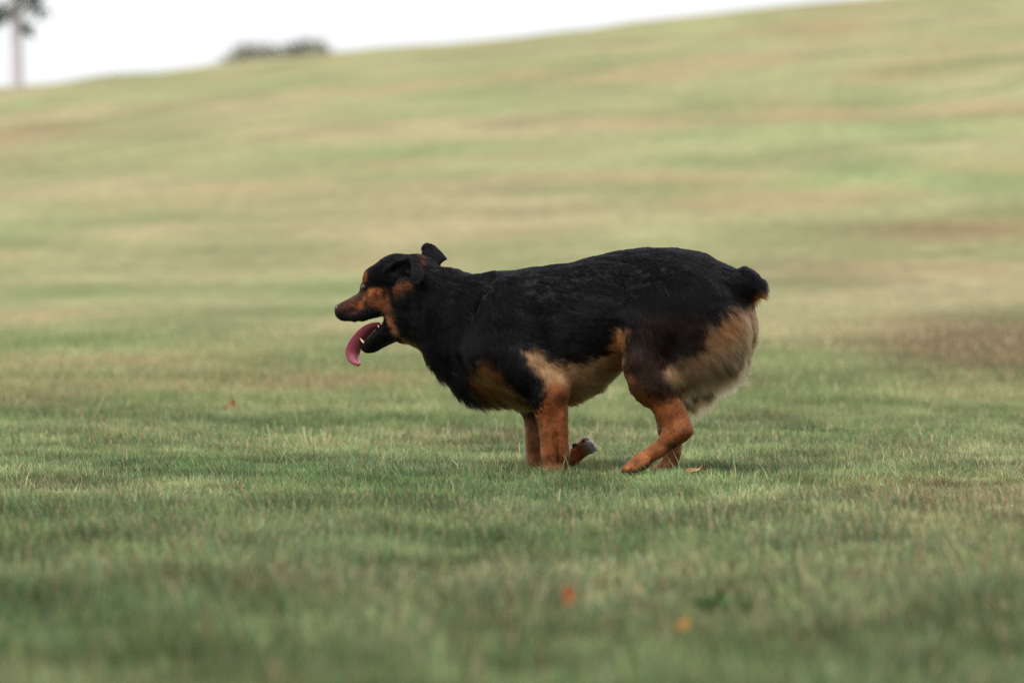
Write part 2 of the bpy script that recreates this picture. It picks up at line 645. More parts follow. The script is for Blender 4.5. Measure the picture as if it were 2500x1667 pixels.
# --- near shoulder and foreleg
chain([(1238, 722, .080, 40), (1205, 790, .105, 52), (1195, 855, .110, 55)], sl=.62, k=.03, flow=(-.5, 0, -.8), length=.022, lift=.22, name='scapula')
chain([(1200, 860, .105, 60), (1290, 905, .112, 58), (1345, 945, .112, 44)], sl=.66, k=.025, flow=(-.2, 0, -1), length=.016, lift=.2, name='upper_arm')
ell(1366, 953, .112, 22, 24, .024, k=.016, flow=(0, 0, -1), length=.010, lift=.2, name='elbow')
chain([(1335, 970, .112, 42), (1343, 1040, .108, 27), (1342, 1100, .105, 21), (1346, 1152, .103, 19)], sl=.8, k=.014, flow=(0, 0, -1), length=.008, lift=.18, tone='rust', name='forearm')
chain([(1368, 985, .112, 17), (1374, 1060, .108, 13), (1378, 1105, .106, 11), (1374, 1148, .104, 9)], sl=.9, k=.0035, flow=(0, 0, -1), length=.011, lift=.22, tone='rust', name='forearm_tendon')
chain([(1347, 1156, .103, 20), (1332, 1170, .107, 15)], sl=1.15, k=.012, flow=(.5, 0, -.8), length=.007, lift=.15, tone='rust', name='front_paw')
for lt in (.087, .099, .111, .123):
    chain([(1338, 1167, lt, 9), (1322, 1174, lt + .002, 7.5)], k=.006, flow=(.6, 0, -.6), length=.005, lift=.15, tone='rust', name='front_toe')
# --- far shoulder and foreleg (wrist bent, paw flicked up behind)
chain([(1262, 706, -.080, 38), (1215, 790, -.10, 50), (1190, 860, -.105, 52)], sl=.62, k=.03, flow=(-.5, 0, -.8), length=.022, lift=.22, name='far_scapula')
chain([(1200, 860, -.10, 56), (1270, 925, -.105, 46), (1305, 985, -.105, 36)], sl=.66, k=.025, flow=(-.2, 0, -1), length=.016, lift=.2, name='far_upper_arm')
chain([(1308, 985, -.105, 32), (1306, 1060, -.100, 24), (1306, 1115, -.098, 21), (1308, 1134, -.098, 22)], sl=.85, k=.014, flow=(0, 0, -1), length=.008, lift=.18, tone='far_rust', name='far_forearm')
chain([(1310, 1136, -.098, 20), (1360, 1142, -.096, 16), (1398, 1118, -.094, 17), (1418, 1098, -.094, 19)], sl=1.0, k=.012, flow=(-.8, 0, .5), length=.008, lift=.18, tone='far_rust', name='far_pastern')
for dx, dy, lt in ((1440, 1086, -.080), (1446, 1096, -.094), (1430, 1076, -.100), (1438, 1088, -.112)):
    cone(bp(1414, 1100, -.096), bp(dx, dy, lt), 12, 10, k=.005, flow=(-.8, 0, .6), length=.013, lift=.3, tone='white_toe', name='far_front_toe')
# --- hindquarters
for s, nm in ((1, ''), (-1, 'far_')):
    dxp = -2 if s > 0 else 12
    ell(1668 + dxp, 775, .078 * s, 120, 112, .075, k=.04, flow=(-.55, 0, -.7), length=.024, lift=.24, name=nm + 'hip')
    ell(1736 + dxp, 818, .080 * s, 94, 98, .066, k=.03, flow=(-.62, 0, -.62), length=.031, lift=.24, name=nm + 'rear_thigh')
    chain([(1585 + dxp, 805, .100 * s, 68), (1572 + dxp, 880, .112 * s, 54), (1590 + dxp, 930, .112 * s, 47)], sl=.70, k=.03, flow=(-.2, 0, -1), length=.014, lift=.2, name=nm + 'front_thigh')
    chain([(1692 + dxp, 868, .088 * s, 62), (1650 + dxp, 910, .094 * s, 46)] if s > 0 else [(1735, 868, -.088, 66), (1705, 920, -.094, 46), (1672, 965, -.098, 32)], sl=.75, k=.03, flow=(-.45, 0, -.8), length=.030, lift=.26, name=nm + 'breech')
# near lower leg
chain([(1588, 930, .112, 46), (1628, 996, .108, 32), (1648, 1044, .105, 27)], sl=.66, k=.02, flow=(-.1, 0, -1), length=.009, lift=.2, tone='rust_low', name='shin')
chain([(1656, 985, .106, 10), (1672, 1024, .105, 10), (1681, 1049, .104, 11)], sl=.8, k=.016, flow=(-.1, 0, -1), length=.009, lift=.2, tone='rust_low', name='heel')
chain([(1656, 1054, .105, 27), (1612, 1094, .106, 20), (1568, 1122, .108, 18)], sl=.82, k=.016, flow=(.6, 0, -.6), length=.007, lift=.18, tone='rust', name='metatarsus')
chain([(1566, 1128, .108, 20), (1548, 1136, .110, 17)], sl=1.15, k=.012, flow=(.7, 0, -.4), length=.006, lift=.15, tone='rust', name='hind_paw')
for lt, bk in ((.088, 8), (.102, 0), (.118, 8), (.132, 26)):
    chain([(1562 + bk * .6, 1128, lt, 10), (1541 + bk, 1134, lt + .002, 11), (1526 + bk, 1145, lt + .002, 9.5)], k=.0018, flow=(.7, 0, -.4), length=.003, lift=.15, tone='rust', name='hind_toe')
# far lower leg
chain([(1598, 930, -.112, 46), (1628, 990, -.106, 34), (1636, 1044, -.102, 29)], sl=.66, k=.02, flow=(-.1, 0, -1), length=.010, lift=.2, tone='far_rust', name='far_shin')
chain([(1640, 1050, -.102, 28), (1642, 1100, -.102, 21), (1634, 1138, -.102, 20)], sl=.82, k=.016, flow=(.2, 0, -1), length=.007, lift=.18, tone='far_rust', name='far_metatarsus')
chain([(1630, 1140, -.102, 20), (1606, 1148, -.104, 15)], sl=1.15, k=.012, flow=(.7, 0, -.4), length=.006, lift=.15, tone='far_rust', name='far_hind_paw')
for lt in (-.088, -.099, -.110, -.121):
    chain([(1610, 1146, lt, 9), (1592, 1152, lt, 8.5)], k=.006, flow=(.7, 0, -.4), length=.005, lift=.15, tone='far_rust', name='far_hind_toe')
# --- tail stub
chain([(1795, 740, 0, 42), (1806, 800, 0, 42)], k=.03, flow=(-.6, 0, -.7), length=.020, lift=.25, name='undertail')
chain([(1780, 710, 0, 60), (1816, 693, 0, 36), (1843, 703, .004, 24), (1860, 717, .006, 9)], k=.03, flow=(-.8, 0, -.45), length=.026, lift=.30, tone='tail', name='tail')

# --- head
HF = dict(frame='H')
ell(976, 683, 0, 74, 64, .062, rot=10, k=.03, flow=(-1, 0, .05), length=.011, lift=.16, tone='head', name='skull', **HF)
ell(1020, 688, 0, 54, 62, .062, k=.03, flow=(-1, 0, -.1), length=.020, lift=.22, tone='head', name='occiput', **HF)
for s in (1, -1):
    ell(911, 680, .022 * s, 27, 28, .026, k=.022, flow=(-1, 0, .25), length=.007, lift=.14, tone='head', name='brow', **HF)
    ell(945, 672, .036 * s, 40, 30, .026, k=.022, flow=(-1, 0, .1), length=.008, lift=.14, tone='head', name='temple', **HF)
    ell(890, 700, .030 * s, 7, 7, .007, k=.006, op='sub', name='eye_socket', **HF)
ell(903, 703, 0, 24, 24, .026, k=.02, flow=(-1, 0, .2), length=.006, lift=.13, tone='head', name='bridge', **HF)
loft([(822, 752, 772, .012), (827, 743, 778, .017), (835, 738, 782, .022), (855, 728, 783, .025), (882, 712, 779, .029), (905, 700, 768, .035), (930, 690, 762, .045), (965, 680, 770, .052)],
     k=.016, flow=(-1, 0, .18), length=.006, lift=.13, tone='head', name='muzzle', **HF)
# hanging upper lips
for s in (1, -1):
    chain([(838, 772, .014 * s, 12), (866, 772, .021 * s, 14), (892, 764, .027 * s, 13), (918, 760, .034 * s, 12)], frame='H', sl=.6, k=.008,
          flow=(-1, 0, -.3), length=.004, lift=.12, tone='head', name='flew')
    ell(938, 732, .036 * s, 42, 34, .026, k=.02, flow=(-1, 0, -.2), length=.009, lift=.18, tone='head', name='cheek', **HF)
    ell(975, 745, .036 * s, 40, 58, .028, k=.025, flow=(-.8, 0, -.6), length=.018, lift=.25, tone='head', name='jowl', **HF)
    # lower jaw: a bar each side joined at the chin
    chain([(966, 792, .036 * s, 24), (930, 818, .026 * s, 17), (903, 842, .014 * s, 13), (894, 846, .004 * s, 12)], frame='H', sl=.7, k=.014,
          flow=(-1, 0, -.1), length=.006, lift=.15, tone='head', name='jaw')
chain([(985, 800, 0, 36), (1008, 808, 0, 32)], frame='H', sl=1.0, k=.03, flow=(-.7, 0, -.7), length=.018, lift=.3, tone='head', name='throat')
chain([(955, 812, 0, 20), (906, 846, 0, 12)], frame='H', sl=2.2, k=.012, flow=(-1, 0, -.2), length=.006, lift=.15, tone='head', name='jaw_floor')
# near ear: open hollow with a rolled rim and a folded-back flap
ell(974, 664, .078, 37, 21, .024, rot=18, k=.010, op='sub', name='ear_hollow', **HF)
chain([(934, 680, .058, 6), (947, 656, .064, 6.5), (968, 641, .066, 7), (996, 633, .066, 8), (1014, 637, .068, 8)], frame='H', k=.010, flow=(-1, 0, .2), length=.006, lift=.12, tone='ear', name='ear_rim')
chain([(936, 682, .056, 5), (958, 692, .060, 6), (984, 690, .062, 6), (1000, 680, .062, 6)], frame='H', k=.010, flow=(-1, 0, .2), length=.007, lift=.16, tone='ear', name='ear_lower_rim')
sheet([(1008, 636, .068, 9, .8, .5, .1), (1017, 650, .080, 11, .98, .1, .1), (1019, 668, .087, 14, 1, 0, .05), (1018, 680, .089, 15, 1, 0, .05), (1017, 690, .088, 11, 1, 0, .05), (1016, 695, .087, 4, 1, 0, .05)],
      r=3.3, cup=.006, k=.006, flow=(-.2, 0, -1), length=.005, lift=.08, tone='ear', name='ear_flap')
# far ear: standing sheet folded back
sheet([(1050, 646, -.046, 20, .95, .3, 0), (1054, 631, -.054, 25, .93, .3, .1), (1060, 618, -.060, 34, .88, .42, .2), (1059, 610, -.064, 28, .85, .46, .2), (1055, 602, -.066, 17, .87, .45, .1), (1052, 597, -.066, 6, .88, .4, 0)],
      r=3.2, cup=-.006, k=.008, flow=(-1, 0, -.3), length=.005, lift=.08, tone='ear', name='far_ear_flap')

# --- folds between the muscles
for pts in ([(1192, 668, .030, 7), (1186, 700, .080, 8), (1165, 760, .105, 6)],
            [(1300, 770, .142, 7), (1312, 830, .146, 9), (1330, 885, .146, 7)],
            [(1506, 800, .134, 8), (1512, 860, .140, 10), (1526, 910, .140, 7)],
            [(1640, 840, .156, 6), (1628, 900, .150, 7)]):
    chain(pts, k=.030, op='sub', name='fold')
# --- sample the field on a grid and pull the surface out of it (surface nets)
H = 0.0042
lo = np.array([-.46, -.24, -.02]); hi = np.array([.84, .24, .68])
bl = [bounds(p) for p in PRIMS]
lo = np.minimum.reduce([b_[0] for b_ in bl]) - .02
hi = np.maximum.reduce([b_[1] for b_ in bl]) + .02
N = np.ceil((hi - lo) / H).astype(int) + 1
FIELD = np.full(N, .06, dtype=np.float32)
ax = [lo[i] + H * np.arange(N[i]) for i in range(3)]
for pr, (a_, b_) in zip(PRIMS, bl):
    i0 = np.maximum(np.floor((a_ - .045 - lo) / H).astype(int), 0)
    i1 = np.minimum(np.ceil((b_ + .045 - lo) / H).astype(int) + 1, N)
    g = np.stack(np.meshgrid(*(ax[i][i0[i]:i1[i]] for i in range(3)), indexing='ij'), -1)
    shp = g.shape[:3]
    d = evaluate(pr, g.reshape(-1, 3)).reshape(shp).astype(np.float32)
    sl_ = tuple(slice(i0[i], i1[i]) for i in range(3))
    cur = FIELD[sl_]
    k = pr['k']
    if pr['op'] == 'add':
        hh = np.maximum(k - np.abs(cur - d), 0) / k
        FIELD[sl_] = np.minimum(cur, d) - hh * hh * k * .25
    else:
        d = -d
        hh = np.maximum(k - np.abs(cur - d), 0) / k
        FIELD[sl_] = np.maximum(cur, d) + hh * hh * k * .25


def surface_nets(Fd, lo, h):
    s = Fd < 0
    nx_, ny_, nz_ = Fd.shape
    cx = np.zeros((nx_ - 1, ny_ - 1, nz_ - 1), dtype=np.int8)
    for i in (0, 1):
        for j in (0, 1):
            for m_ in (0, 1):
                cx += s[i:nx_ - 1 + i, j:ny_ - 1 + j, m_:nz_ - 1 + m_]
    act = (cx > 0) & (cx < 8)
    ids = np.full(act.shape, -1, dtype=np.int64)
    cells = np.argwhere(act)
    ids[act] = np.arange(len(cells))
    acc = np.zeros((len(cells), 3)); cnt = np.zeros(len(cells))
    corners = [(i, j, m_) for i in (0, 1) for j in (0, 1) for m_ in (0, 1)]
    for c0 in corners:
        for a_ in range(3):
            if c0[a_] == 0:
                c1 = list(c0); c1[a_] = 1
                v0 = Fd[cells[:, 0] + c0[0], cells[:, 1] + c0[1], cells[:, 2] + c0[2]]
                v1 = Fd[cells[:, 0] + c1[0], cells[:, 1] + c1[1], cells[:, 2] + c1[2]]
                cr = (v0 < 0) != (v1 < 0)
                t = np.where(cr, v0 / np.where(cr, v0 - v1, 1), 0)
                p = np.array(c0, float)[None] + 0 * acc
                p[:, a_] += t
                acc[cr] += p[cr]; cnt[cr] += 1
    V = lo + h * (cells + acc / cnt[:, None])
    F = []
    for a_ in range(3):
        b_, c_ = (a_ + 1) % 3, (a_ + 2) % 3
        sl0 = [slice(1, -1)] * 3; sl1 = [slice(1, -1)] * 3
        sl0[a_] = slice(0, -1); sl1[a_] = slice(1, None)
        s0, s1 = s[tuple(sl0)], s[tuple(sl1)]
        e = np.argwhere(s0 != s1)
        flip = s0[s0 != s1]
        base = e.copy()
        for ax_ in (b_, c_):
            base[:, ax_] += 1
        q = []
        for (db, dc) in ((-1, -1), (0, -1), (0, 0), (-1, 0)):
            t = base.copy(); t[:, b_] += db; t[:, c_] += dc
            q.append(ids[t[:, 0], t[:, 1], t[:, 2]])
        q = np.stack(q, -1)
        q[~flip] = q[~flip][:, ::-1]
        F.append(q)
    return V, np.concatenate(F)


V, F = surface_nets(FIELD, lo, H)
# light smoothing along the edges
for it in range(3):
    acc = np.zeros_like(V); cnt = np.zeros(len(V))
    for i, j in ((0, 1), (1, 2), (2, 3), (3, 0)):
        np.add.at(acc, F[:, i], V[F[:, j]]); np.add.at(cnt, F[:, i], 1)
        np.add.at(acc, F[:, j], V[F[:, i]]); np.add.at(cnt, F[:, j], 1)
    V = V * .5 + .5 * acc / cnt[:, None]
# keep the largest connected piece
lab = np.arange(len(V))
while True:
    m_ = lab[F].min(1)
    new = lab.copy()
    for i in range(4):
        np.minimum.at(new, F[:, i], m_)
    new = new[new]
    if (new == lab).all():
        break
    lab = new
u_, c_ = np.unique(lab, return_counts=True)
keep = lab == u_[c_.argmax()]
remap = np.cumsum(keep) - 1
F = remap[F[keep[F].all(1)]]
V = V[keep]
print('dog verts', len(V), 'dropped', (~keep).sum())

# --- per-vertex flow, hair length and region weights
solid = [p for p in PRIMS if p['op'] == 'add']
W = np.stack([np.exp(-np.maximum(evaluate(p, V) + .004, 0) / .007) for p in solid], 1)
W /= W.sum(1, keepdims=True)
flows = []
for p in solid:
    fl = p['flow'] / np.linalg.norm(p['flow'])
    flows.append(fl @ HM if p['frame'] == 'H' else fl)
FLOW = W @ np.array(flows)
LEN = W @ np.array([p['length'] for p in solid])
LIFT = W @ np.array([p['lift'] for p in solid])
TONES = ['body', 'rust', 'rust_low', 'far_rust', 'tail', 'head', 'ear', 'white_toe']
TW = np.stack([W[:, [i for i, p in enumerate(solid) if p['tone'] == t]].sum(1) for t in TONES], 1)


def poly_sd(pts, poly):
    """signed distance in px, negative inside"""
    poly = np.array(poly, float)
    d = np.full(len(pts), 1e9)
    inside = np.zeros(len(pts), bool)
    for i in range(len(poly)):
        a_, b_ = poly[i], poly[(i + 1) % len(poly)]
        e = b_ - a_
        w = pts - a_
        t = np.clip((w @ e) / (e @ e), 0, 1)
        d = np.minimum(d, ((w - t[:, None] * e) ** 2).sum(1))
        c1 = (a_[1] <= pts[:, 1]) & (b_[1] > pts[:, 1]); c2 = (b_[1] <= pts[:, 1]) & (a_[1] > pts[:, 1])
        cr = e[0] * w[:, 1] - e[1] * w[:, 0]
        inside ^= (c1 & (cr > 0)) | (c2 & (cr < 0))
    d = np.sqrt(d)
    return np.where(inside, -d, d)


def soft(sd, edge):
    return 1 - smooth(-edge, edge, sd)


BLACK = np.array([.0030, .0028, .0034])
RUST = np.array([.225, .086, .034])
RUSTD = np.array([.110, .034, .013])
TAN = np.array([.225, .098, .036])
PALE = np.array([.285, .185, .105])
BROWN = np.array([.034, .017, .010])


def coat_color(Q, tw, jitter):
    """coat pattern at body points Q; it belongs to the animal: mirrored about its midline"""
    Qm = Q.copy(); Qm[:, 1] = np.abs(Qm[:, 1])
    px = project(to_world(Qm))
    n1 = (fbm(Q, 55, 2) - .5)[:, None]
    n2 = (fbm(Q + 3, 22, 2) - .5)[:, None]
    px = px + np.concatenate([n2 * 26 + n1 * 20, n2 * -20 + n1 * 24], 1) + jitter
    C = np.repeat(BLACK[None], len(Q), 0)

    def put(mask, col):
        nonlocal C
        C = C * (1 - mask[:, None]) + np.asarray(col) * mask[:, None]
    # brownish thigh
    put(.75 * soft(poly_sd(px, [(1515, 850), (1590, 840), (1640, 880), (1630, 930), (1668, 975), (1600, 1000), (1530, 950)]), 32), BROWN)
    put(.35 * soft(poly_sd(px, [(1560, 780), (1700, 760), (1720, 820), (1640, 860), (1560, 830)]), 26), BROWN)
    # chest
    put(soft(poly_sd(px, [(1136, 926), (1153, 905), (1180, 880), (1207, 905), (1230, 936), (1262, 963), (1288, 990), (1276, 1000), (1230, 984), (1184, 970), (1145, 948)]), 13), TAN * .8)
    # belly and the streak behind the elbow
    put(soft(poly_sd(px, [(1272, 852), (1306, 866), (1344, 880), (1383, 888), (1421, 882), (1459, 876), (1490, 866), (1500, 930), (1480, 1040), (1385, 1040), (1370, 980), (1340, 945), (1306, 905)]), 13), PALE * np.array([.95, .90, .86]))
    put(soft(poly_sd(px, [(1489, 838), (1509, 806), (1534, 806), (1530, 840), (1518, 870), (1516, 930), (1496, 935)]), 12), TAN)
    # elbow and foreleg
    put(soft(poly_sd(px, [(1336, 944), (1366, 930), (1400, 950), (1400, 1190), (1300, 1190), (1284, 1018), (1312, 1006), (1328, 978)]), 11), RUST)
    # seat and breeches
    put(soft(poly_sd(px, [(1727, 812), (1765, 776), (1800, 756), (1850, 752), (1900, 780), (1900, 900), (1780, 1040), (1690, 1020), (1672, 972), (1643, 940), (1632, 908), (1681, 876), (1727, 850)]), 24), PALE)
    put(.8 * soft(poly_sd(px, [(1760, 785), (1800, 758), (1845, 755), (1858, 800), (1850, 850), (1828, 850), (1812, 815), (1770, 830), (1735, 850)]), 20), TAN * .95)
    # hind leg
    put(soft(poly_sd(px, [(1518, 912), (1552, 955), (1596, 980), (1642, 980), (1664, 966), (1720, 1040), (1692, 1090), (1612, 1180), (1490, 1180), (1490, 1110), (1590, 1058), (1570, 1000)]), 18) * (Q[:, 1] > -.03), RUST)
    put(.95 * (Q[:, 1] > 0) * soft(np.hypot(px[:, 0] - 1362, (px[:, 1] - 1000) * .8) - 6, 3), np.array([.012, .012, .016]))
    # small pale scars on the hip
    near = Q[:, 1] > 0
    for (sx, sy) in ((1746, 689), (1757, 699), (1769, 715)):
        put(.8 * near * soft(np.hypot(px[:, 0] - sx - (px[:, 1] - sy) * .5, px[:, 1] - sy) - 4, 3), PALE * .8)
    pa = project(to_world(Q))
    put((Q[:, 1] < -.02) * soft(poly_sd(pa, [(1668, 930), (1720, 880), (1900, 850), (1900, 1000), (1680, 1060), (1652, 1000)]), 10), PALE)
    # legs that stand in another pose on the far side
    rr = RUST * (.95 + n1 * 1.3 + n2 * .8)
    lowleg = np.maximum(soft(poly_sd(px, [(1340, 946), (1366, 930), (1400, 950), (1400, 1060), (1296, 1060), (1288, 1030), (1312, 1004), (1328, 975)]), 11), smooth(1020, 1060, px[:, 1]))[:, None] * tw[:, 1:2]
    C = C * (1 - lowleg) + rr * lowleg
    fz = smooth(.20, .12, Q[:, 2])[:, None] * tw[:, 3:4]
    C = C * (1 - fz) + RUST * (.70 + n1 * 1.0) * fz
    nr_ = (Q[:, 1] > 0)  # near legs: darker fur and painted shading at hock, tendons, elbow, forearm
    put(.75 * nr_ * soft(poly_sd(px, [(1630, 1080), (1652, 1074), (1652, 1096), (1634, 1104), (1620, 1094)]), 7), BROWN)
    put(.6 * nr_ * soft(poly_sd(px, [(1664, 1048), (1692, 1040), (1692, 1068), (1668, 1074)]), 7), RUSTD * .5)
    put(.5 * nr_ * soft(poly_sd(px, [(1636, 1010), (1644, 1010), (1650, 1050), (1640, 1056)]), 6), RUSTD * .5)
    put(.6 * nr_ * soft(poly_sd(px, [(1354, 1050), (1362, 1050), (1362, 1150), (1356, 1150)]), 5), RUSTD * .5)
    put(.6 * nr_ * soft(poly_sd(px, [(1362, 962), (1382, 960), (1378, 975), (1366, 984), (1358, 976)]), 5), RUSTD * .5)
    put(.45 * nr_ * soft(poly_sd(px, [(1318, 1020), (1332, 1010), (1342, 1080), (1330, 1090)]), 9), RUSTD * .7)
    put(.6 * nr_ * soft(poly_sd(px, [(1565, 1140), (1590, 1128), (1584, 1152), (1560, 1156)]), 5), BROWN)
    wt = tw[:, 7:8]
    tip = smooth(1418, 1440, project(to_world(Q))[:, 0])[:, None]
    C = C * (1 - wt) + (RUSTD * (1 - tip) + np.array([.24, .205, .185]) * tip) * wt
    # tail tip
    ptail = project(to_world(Q)) + n1 * 10
    tt = soft(poly_sd(ptail, [(1830, 730), (1846, 712), (1885, 700), (1885, 728), (1842, 738)]), 5) * tw[:, 4]
    put(tt, TAN * 1.2)
    # ---------------- head (mirrored about its own midline)
    Hq = (Q - HO_B) @ HM.T
    Hq[:, 1] = np.abs(Hq[:, 1])
    hx = project(to_world(head_to_body(Hq))) + np.concatenate([n1 * 9 + n2 * 5, n1 * 9 - n2 * 5], 1) + jitter * .35
    hw = tw[:, 5] + tw[:, 6]
    HC = np.repeat(BLACK[None], len(Q), 0)

    def hput(mask, col):
        nonlocal HC
        HC = HC * (1 - mask[:, None]) + np.asarray(col) * mask[:, None]
    hput(soft(poly_sd(hx, [(806, 752), (830, 732), (860, 716), (886, 700), (940, 703), (948, 726), (953, 752), (960, 788), (974, 818), (962, 824), (950, 796), (940, 768), (926, 755), (908, 748), (890, 752), (868, 764), (846, 770), (832, 764)]), 5), RUST * (.84 + 1.5 * n1 + 1.2 * n2))
    hput(.85 * soft(poly_sd(hx, [(808, 735), (850, 712), (880, 695), (893, 700), (886, 726), (862, 742), (842, 752), (815, 760)]), 6), np.array([.040, .019, .014]))
    hput(.9 * soft(poly_sd(hx, [(826, 756), (858, 746), (870, 756), (850, 776), (826, 778)]), 4), BLACK)
    hput(.6 * soft(poly_sd(hx, [(898, 738), (916, 738), (924, 746), (905, 746)]), 4), RUSTD * .5)
    hput(soft(poly_sd(hx, [(878, 676), (892, 662), (900, 664), (896, 684), (890, 702), (880, 702)]), 4), RUST * .75)
    hput(soft(poly_sd(hx, [(957, 697), (979, 690), (1000, 686), (1002, 699), (984, 712), (969, 722), (958, 722)]), 7), RUST * .7)
    hput(.5 * (Q @ HM[1] > HO_B @ HM[1]) * soft(poly_sd(hx, [(1020, 622), (1036, 632), (1032, 650), (1024, 642)]), 4), RUSTD)
    hput(soft(poly_sd(hx, [(976, 822), (1000, 832), (1030, 836), (1040, 850), (1000, 856), (980, 846)]), 6), TAN * .7)
    hput(.9 * soft(np.hypot(hx[:, 0] - 889, hx[:, 1] - 700) - 8, 3), BLACK * 1.5)
    hput(.6 * soft(np.hypot(hx[:, 0] - 894, (hx[:, 1] - 722) * .7) - 4, 4), BLACK * 3)
    for (sx, sy, r_) in ((969, 660, 2), (992, 661, 3)):
        hput(.8 * soft(np.hypot(hx[:, 0] - sx, (hx[:, 1] - sy)) - r_, 3), PALE * np.array([.55, .55, .6]))
    return C * (1 - hw[:, None]) + HC * hw[:, None]


VC = coat_color(V, TW, 0.0)
dog_me = mesh_from_arrays('dog', V, F)
add_color(dog_me, VC)
skin = principled('dog_skin', (0, 0, 0), rough=.75, spec=.2, attr='tint', noise=.15, nscale=120)
dog = obj('dog', dog_me, skin)
dog.matrix_world = Matrix(((BU[0], BL[0], 0, BO[0]), (BU[1], BL[1], 0, BO[1]), (0, 0, 1, BO[2]), (0, 0, 0, 1)))
tag(dog, 'black and tan dog with docked tail running across the grass, tongue hanging out', 'dog')
NV = np.empty(len(V) * 3, dtype=np.float32)
dog_me.vertices.foreach_get('normal', NV)
NV = NV.reshape(-1, 3).astype(np.float64)
# handedness: BU,BL,BZ is right-handed if det>0
if np.linalg.det(BM) < 0:
    print('WARNING mirrored frame')
cz = V - V.mean(0)

# --- fur: one hair-curves object combed along the flow
NH = 300000
T3 = np.concatenate([F[:, [0, 1, 2]], F[:, [0, 2, 3]]])
A3 = np.linalg.norm(np.cross(V[T3[:, 1]] - V[T3[:, 0]], V[T3[:, 2]] - V[T3[:, 0]]), axis=1) / 2
dens = 1.0 + 1.4 * (LEN[T3[:, 0]] < .012) + 0.5 * TW[T3[:, 0], 5]
pr_ = A3 * dens
# hair-free: mouth lining, nose tip
HV = (V - HO_B) @ HM.T
hpx = project(to_world(V))
tri = rng.choice(len(T3), NH, p=pr_ / pr_.sum())
u, v = rng.random(NH), rng.random(NH)
fl_ = u + v > 1
u[fl_], v[fl_] = 1 - u[fl_], 1 - v[fl_]
w0 = 1 - u - v


def interp(A):
    a0, a1, a2 = A[T3[tri, 0]], A[T3[tri, 1]], A[T3[tri, 2]]
    if A.ndim == 1:
        return w0 * a0 + u * a1 + v * a2
    return w0[:, None] * a0 + u[:, None] * a1 + v[:, None] * a2


P0, NN, FL = interp(V), interp(NV), interp(FLOW)
LN, LF, TWh = interp(LEN), interp(LIFT), interp(TW)
NN /= np.linalg.norm(NN, axis=1, keepdims=True)
# belly and underside: longer, hanging
under = smooth(-.2, -.8, NN[:, 2]) * TWh[:, 0] * smooth(.10, .16, P0[:, 2])
LN = LN * (1 + 1.2 * under)
FL = FL + under[:, None] * np.array([-.5, 0, -.35])
# slow wander of the coat, plus ripples of skin over shoulder and flank
wv = np.stack([fbm(P0 + 5, 24, 2), fbm(P0 + 15, 24, 2), fbm(P0 + 25, 24, 2)], -1) - .5
FL = FL + wv * .75 * np.clip(LN / .02, .3, 1.2)[:, None]
FL = FL + rng.normal(0, .10, FL.shape)
Tn = FL - (FL * NN).sum(1, keepdims=True) * NN
Tn /= np.linalg.norm(Tn, axis=1, keepdims=True) + 1e-9
rip = fbm(P0 * np.array([.30, .5, 1.0]) + 40 + .012 * (wv @ np.ones(3))[:, None], 95, 2)
ripw = smooth(.010, .014, LN)
P0 = P0 + NN * (.0020 * (smooth(.3, .7, rip) - .4) * ripw)[:, None]
LF = LF * (0.35 + 1.3 * rip) * rng.uniform(.6, 1.4, NH)
LN = LN * rng.uniform(.55, 1.15, NH)
jl = np.stack([fbm(P0 * np.array([.5, .7, 1.0]) + 80, 140, 2), fbm(P0 * np.array([.5, .7, 1.0]) + 90, 140, 2)], -1) - .5
CC = coat_color(P0, TWh, rng.normal(0, 6.0, (NH, 2)) + jl * 46)
light = rng.random(NH)
CC = CC * (0.80 + .36 * light)[:, None]
lock = fbm(P0 * np.array([.5, .7, 1.0]) + 60, 130, 2)
pl = np.clip(CC[:, 1] / .1, 0, 1)
CC = CC * (1 + pl * (lock - .5) * 1.3)[:, None]

K = 5
s = np.linspace(0, 1, K)
pos = np.empty((NH, K, 3))
for i, si in enumerate(s):
    pos[:, i] = P0 + LN[:, None] * (Tn * (si * (1 - .1 * si))[..., None] + NN * (LF * (1.5 * si - .75 * si * si) + .02 * si)[:, None])
    pos[:, i, 2] -= (LN * np.clip(LN / .03, 0, 1.2) * .22 * si * si)
# clumping towards guide hairs
NG = 22000
guides = rng.choice(NH, NG, replace=False)
kd = KDTree(NG)
for i, gidx in enumerate(guides):
    kd.insert(P0[gidx], i)
kd.balance()
near_g = np.fromiter((kd.find(p)[1] for p in P0), dtype=np.int64, count=NH)
gi = guides[near_g]
same = (NN * NN[gi]).sum(1) > .6
amount = np.clip((LN - .006) / .03, 0, .65) * same * rng.uniform(.4, 1, NH)
gp = pos[gi].copy()
for i, si in enumerate(s):
    pos[:, i] = pos[:, i] + (gp[:, i] - pos[:, i]) * (amount * si ** 1.3)[:, None]
hair = bpy.data.hair_curves.new('fur')
hair.add_curves([K] * NH)
hair.position_data.foreach_set('vector', pos.astype(np.float32).ravel())
ra = hair.attributes.get('radius') or hair.attributes.new('radius', 'FLOAT', 'POINT')
rad = (np.array([1, .95, .8, .55, .12])[None] * (.00030 + .00014 * rng.random(NH))[:, None]).astype(np.float32)
ra.data.foreach_set('value', rad.ravel())
ca = hair.attributes.new('tint', 'FLOAT_COLOR', 'CURVE')
c4 = np.ones((NH, 4), dtype=np.float32); c4[:, :3] = CC
ca.data.foreach_set('color', c4.ravel())
fm, n, l = new_mat('dog_fur')
o = n.new('ShaderNodeOutputMaterial')
hb = n.new('ShaderNodeBsdfHairPrincipled')
hb.model = 'CHIANG'
hb.parametrization = 'COLOR'
hb.inputs['Roughness'].default_value = .26
hb.inputs['Radial Roughness'].default_value = .55
hb.inputs['Coat'].default_value = 0.0
hb.inputs['IOR'].default_value = 1.155
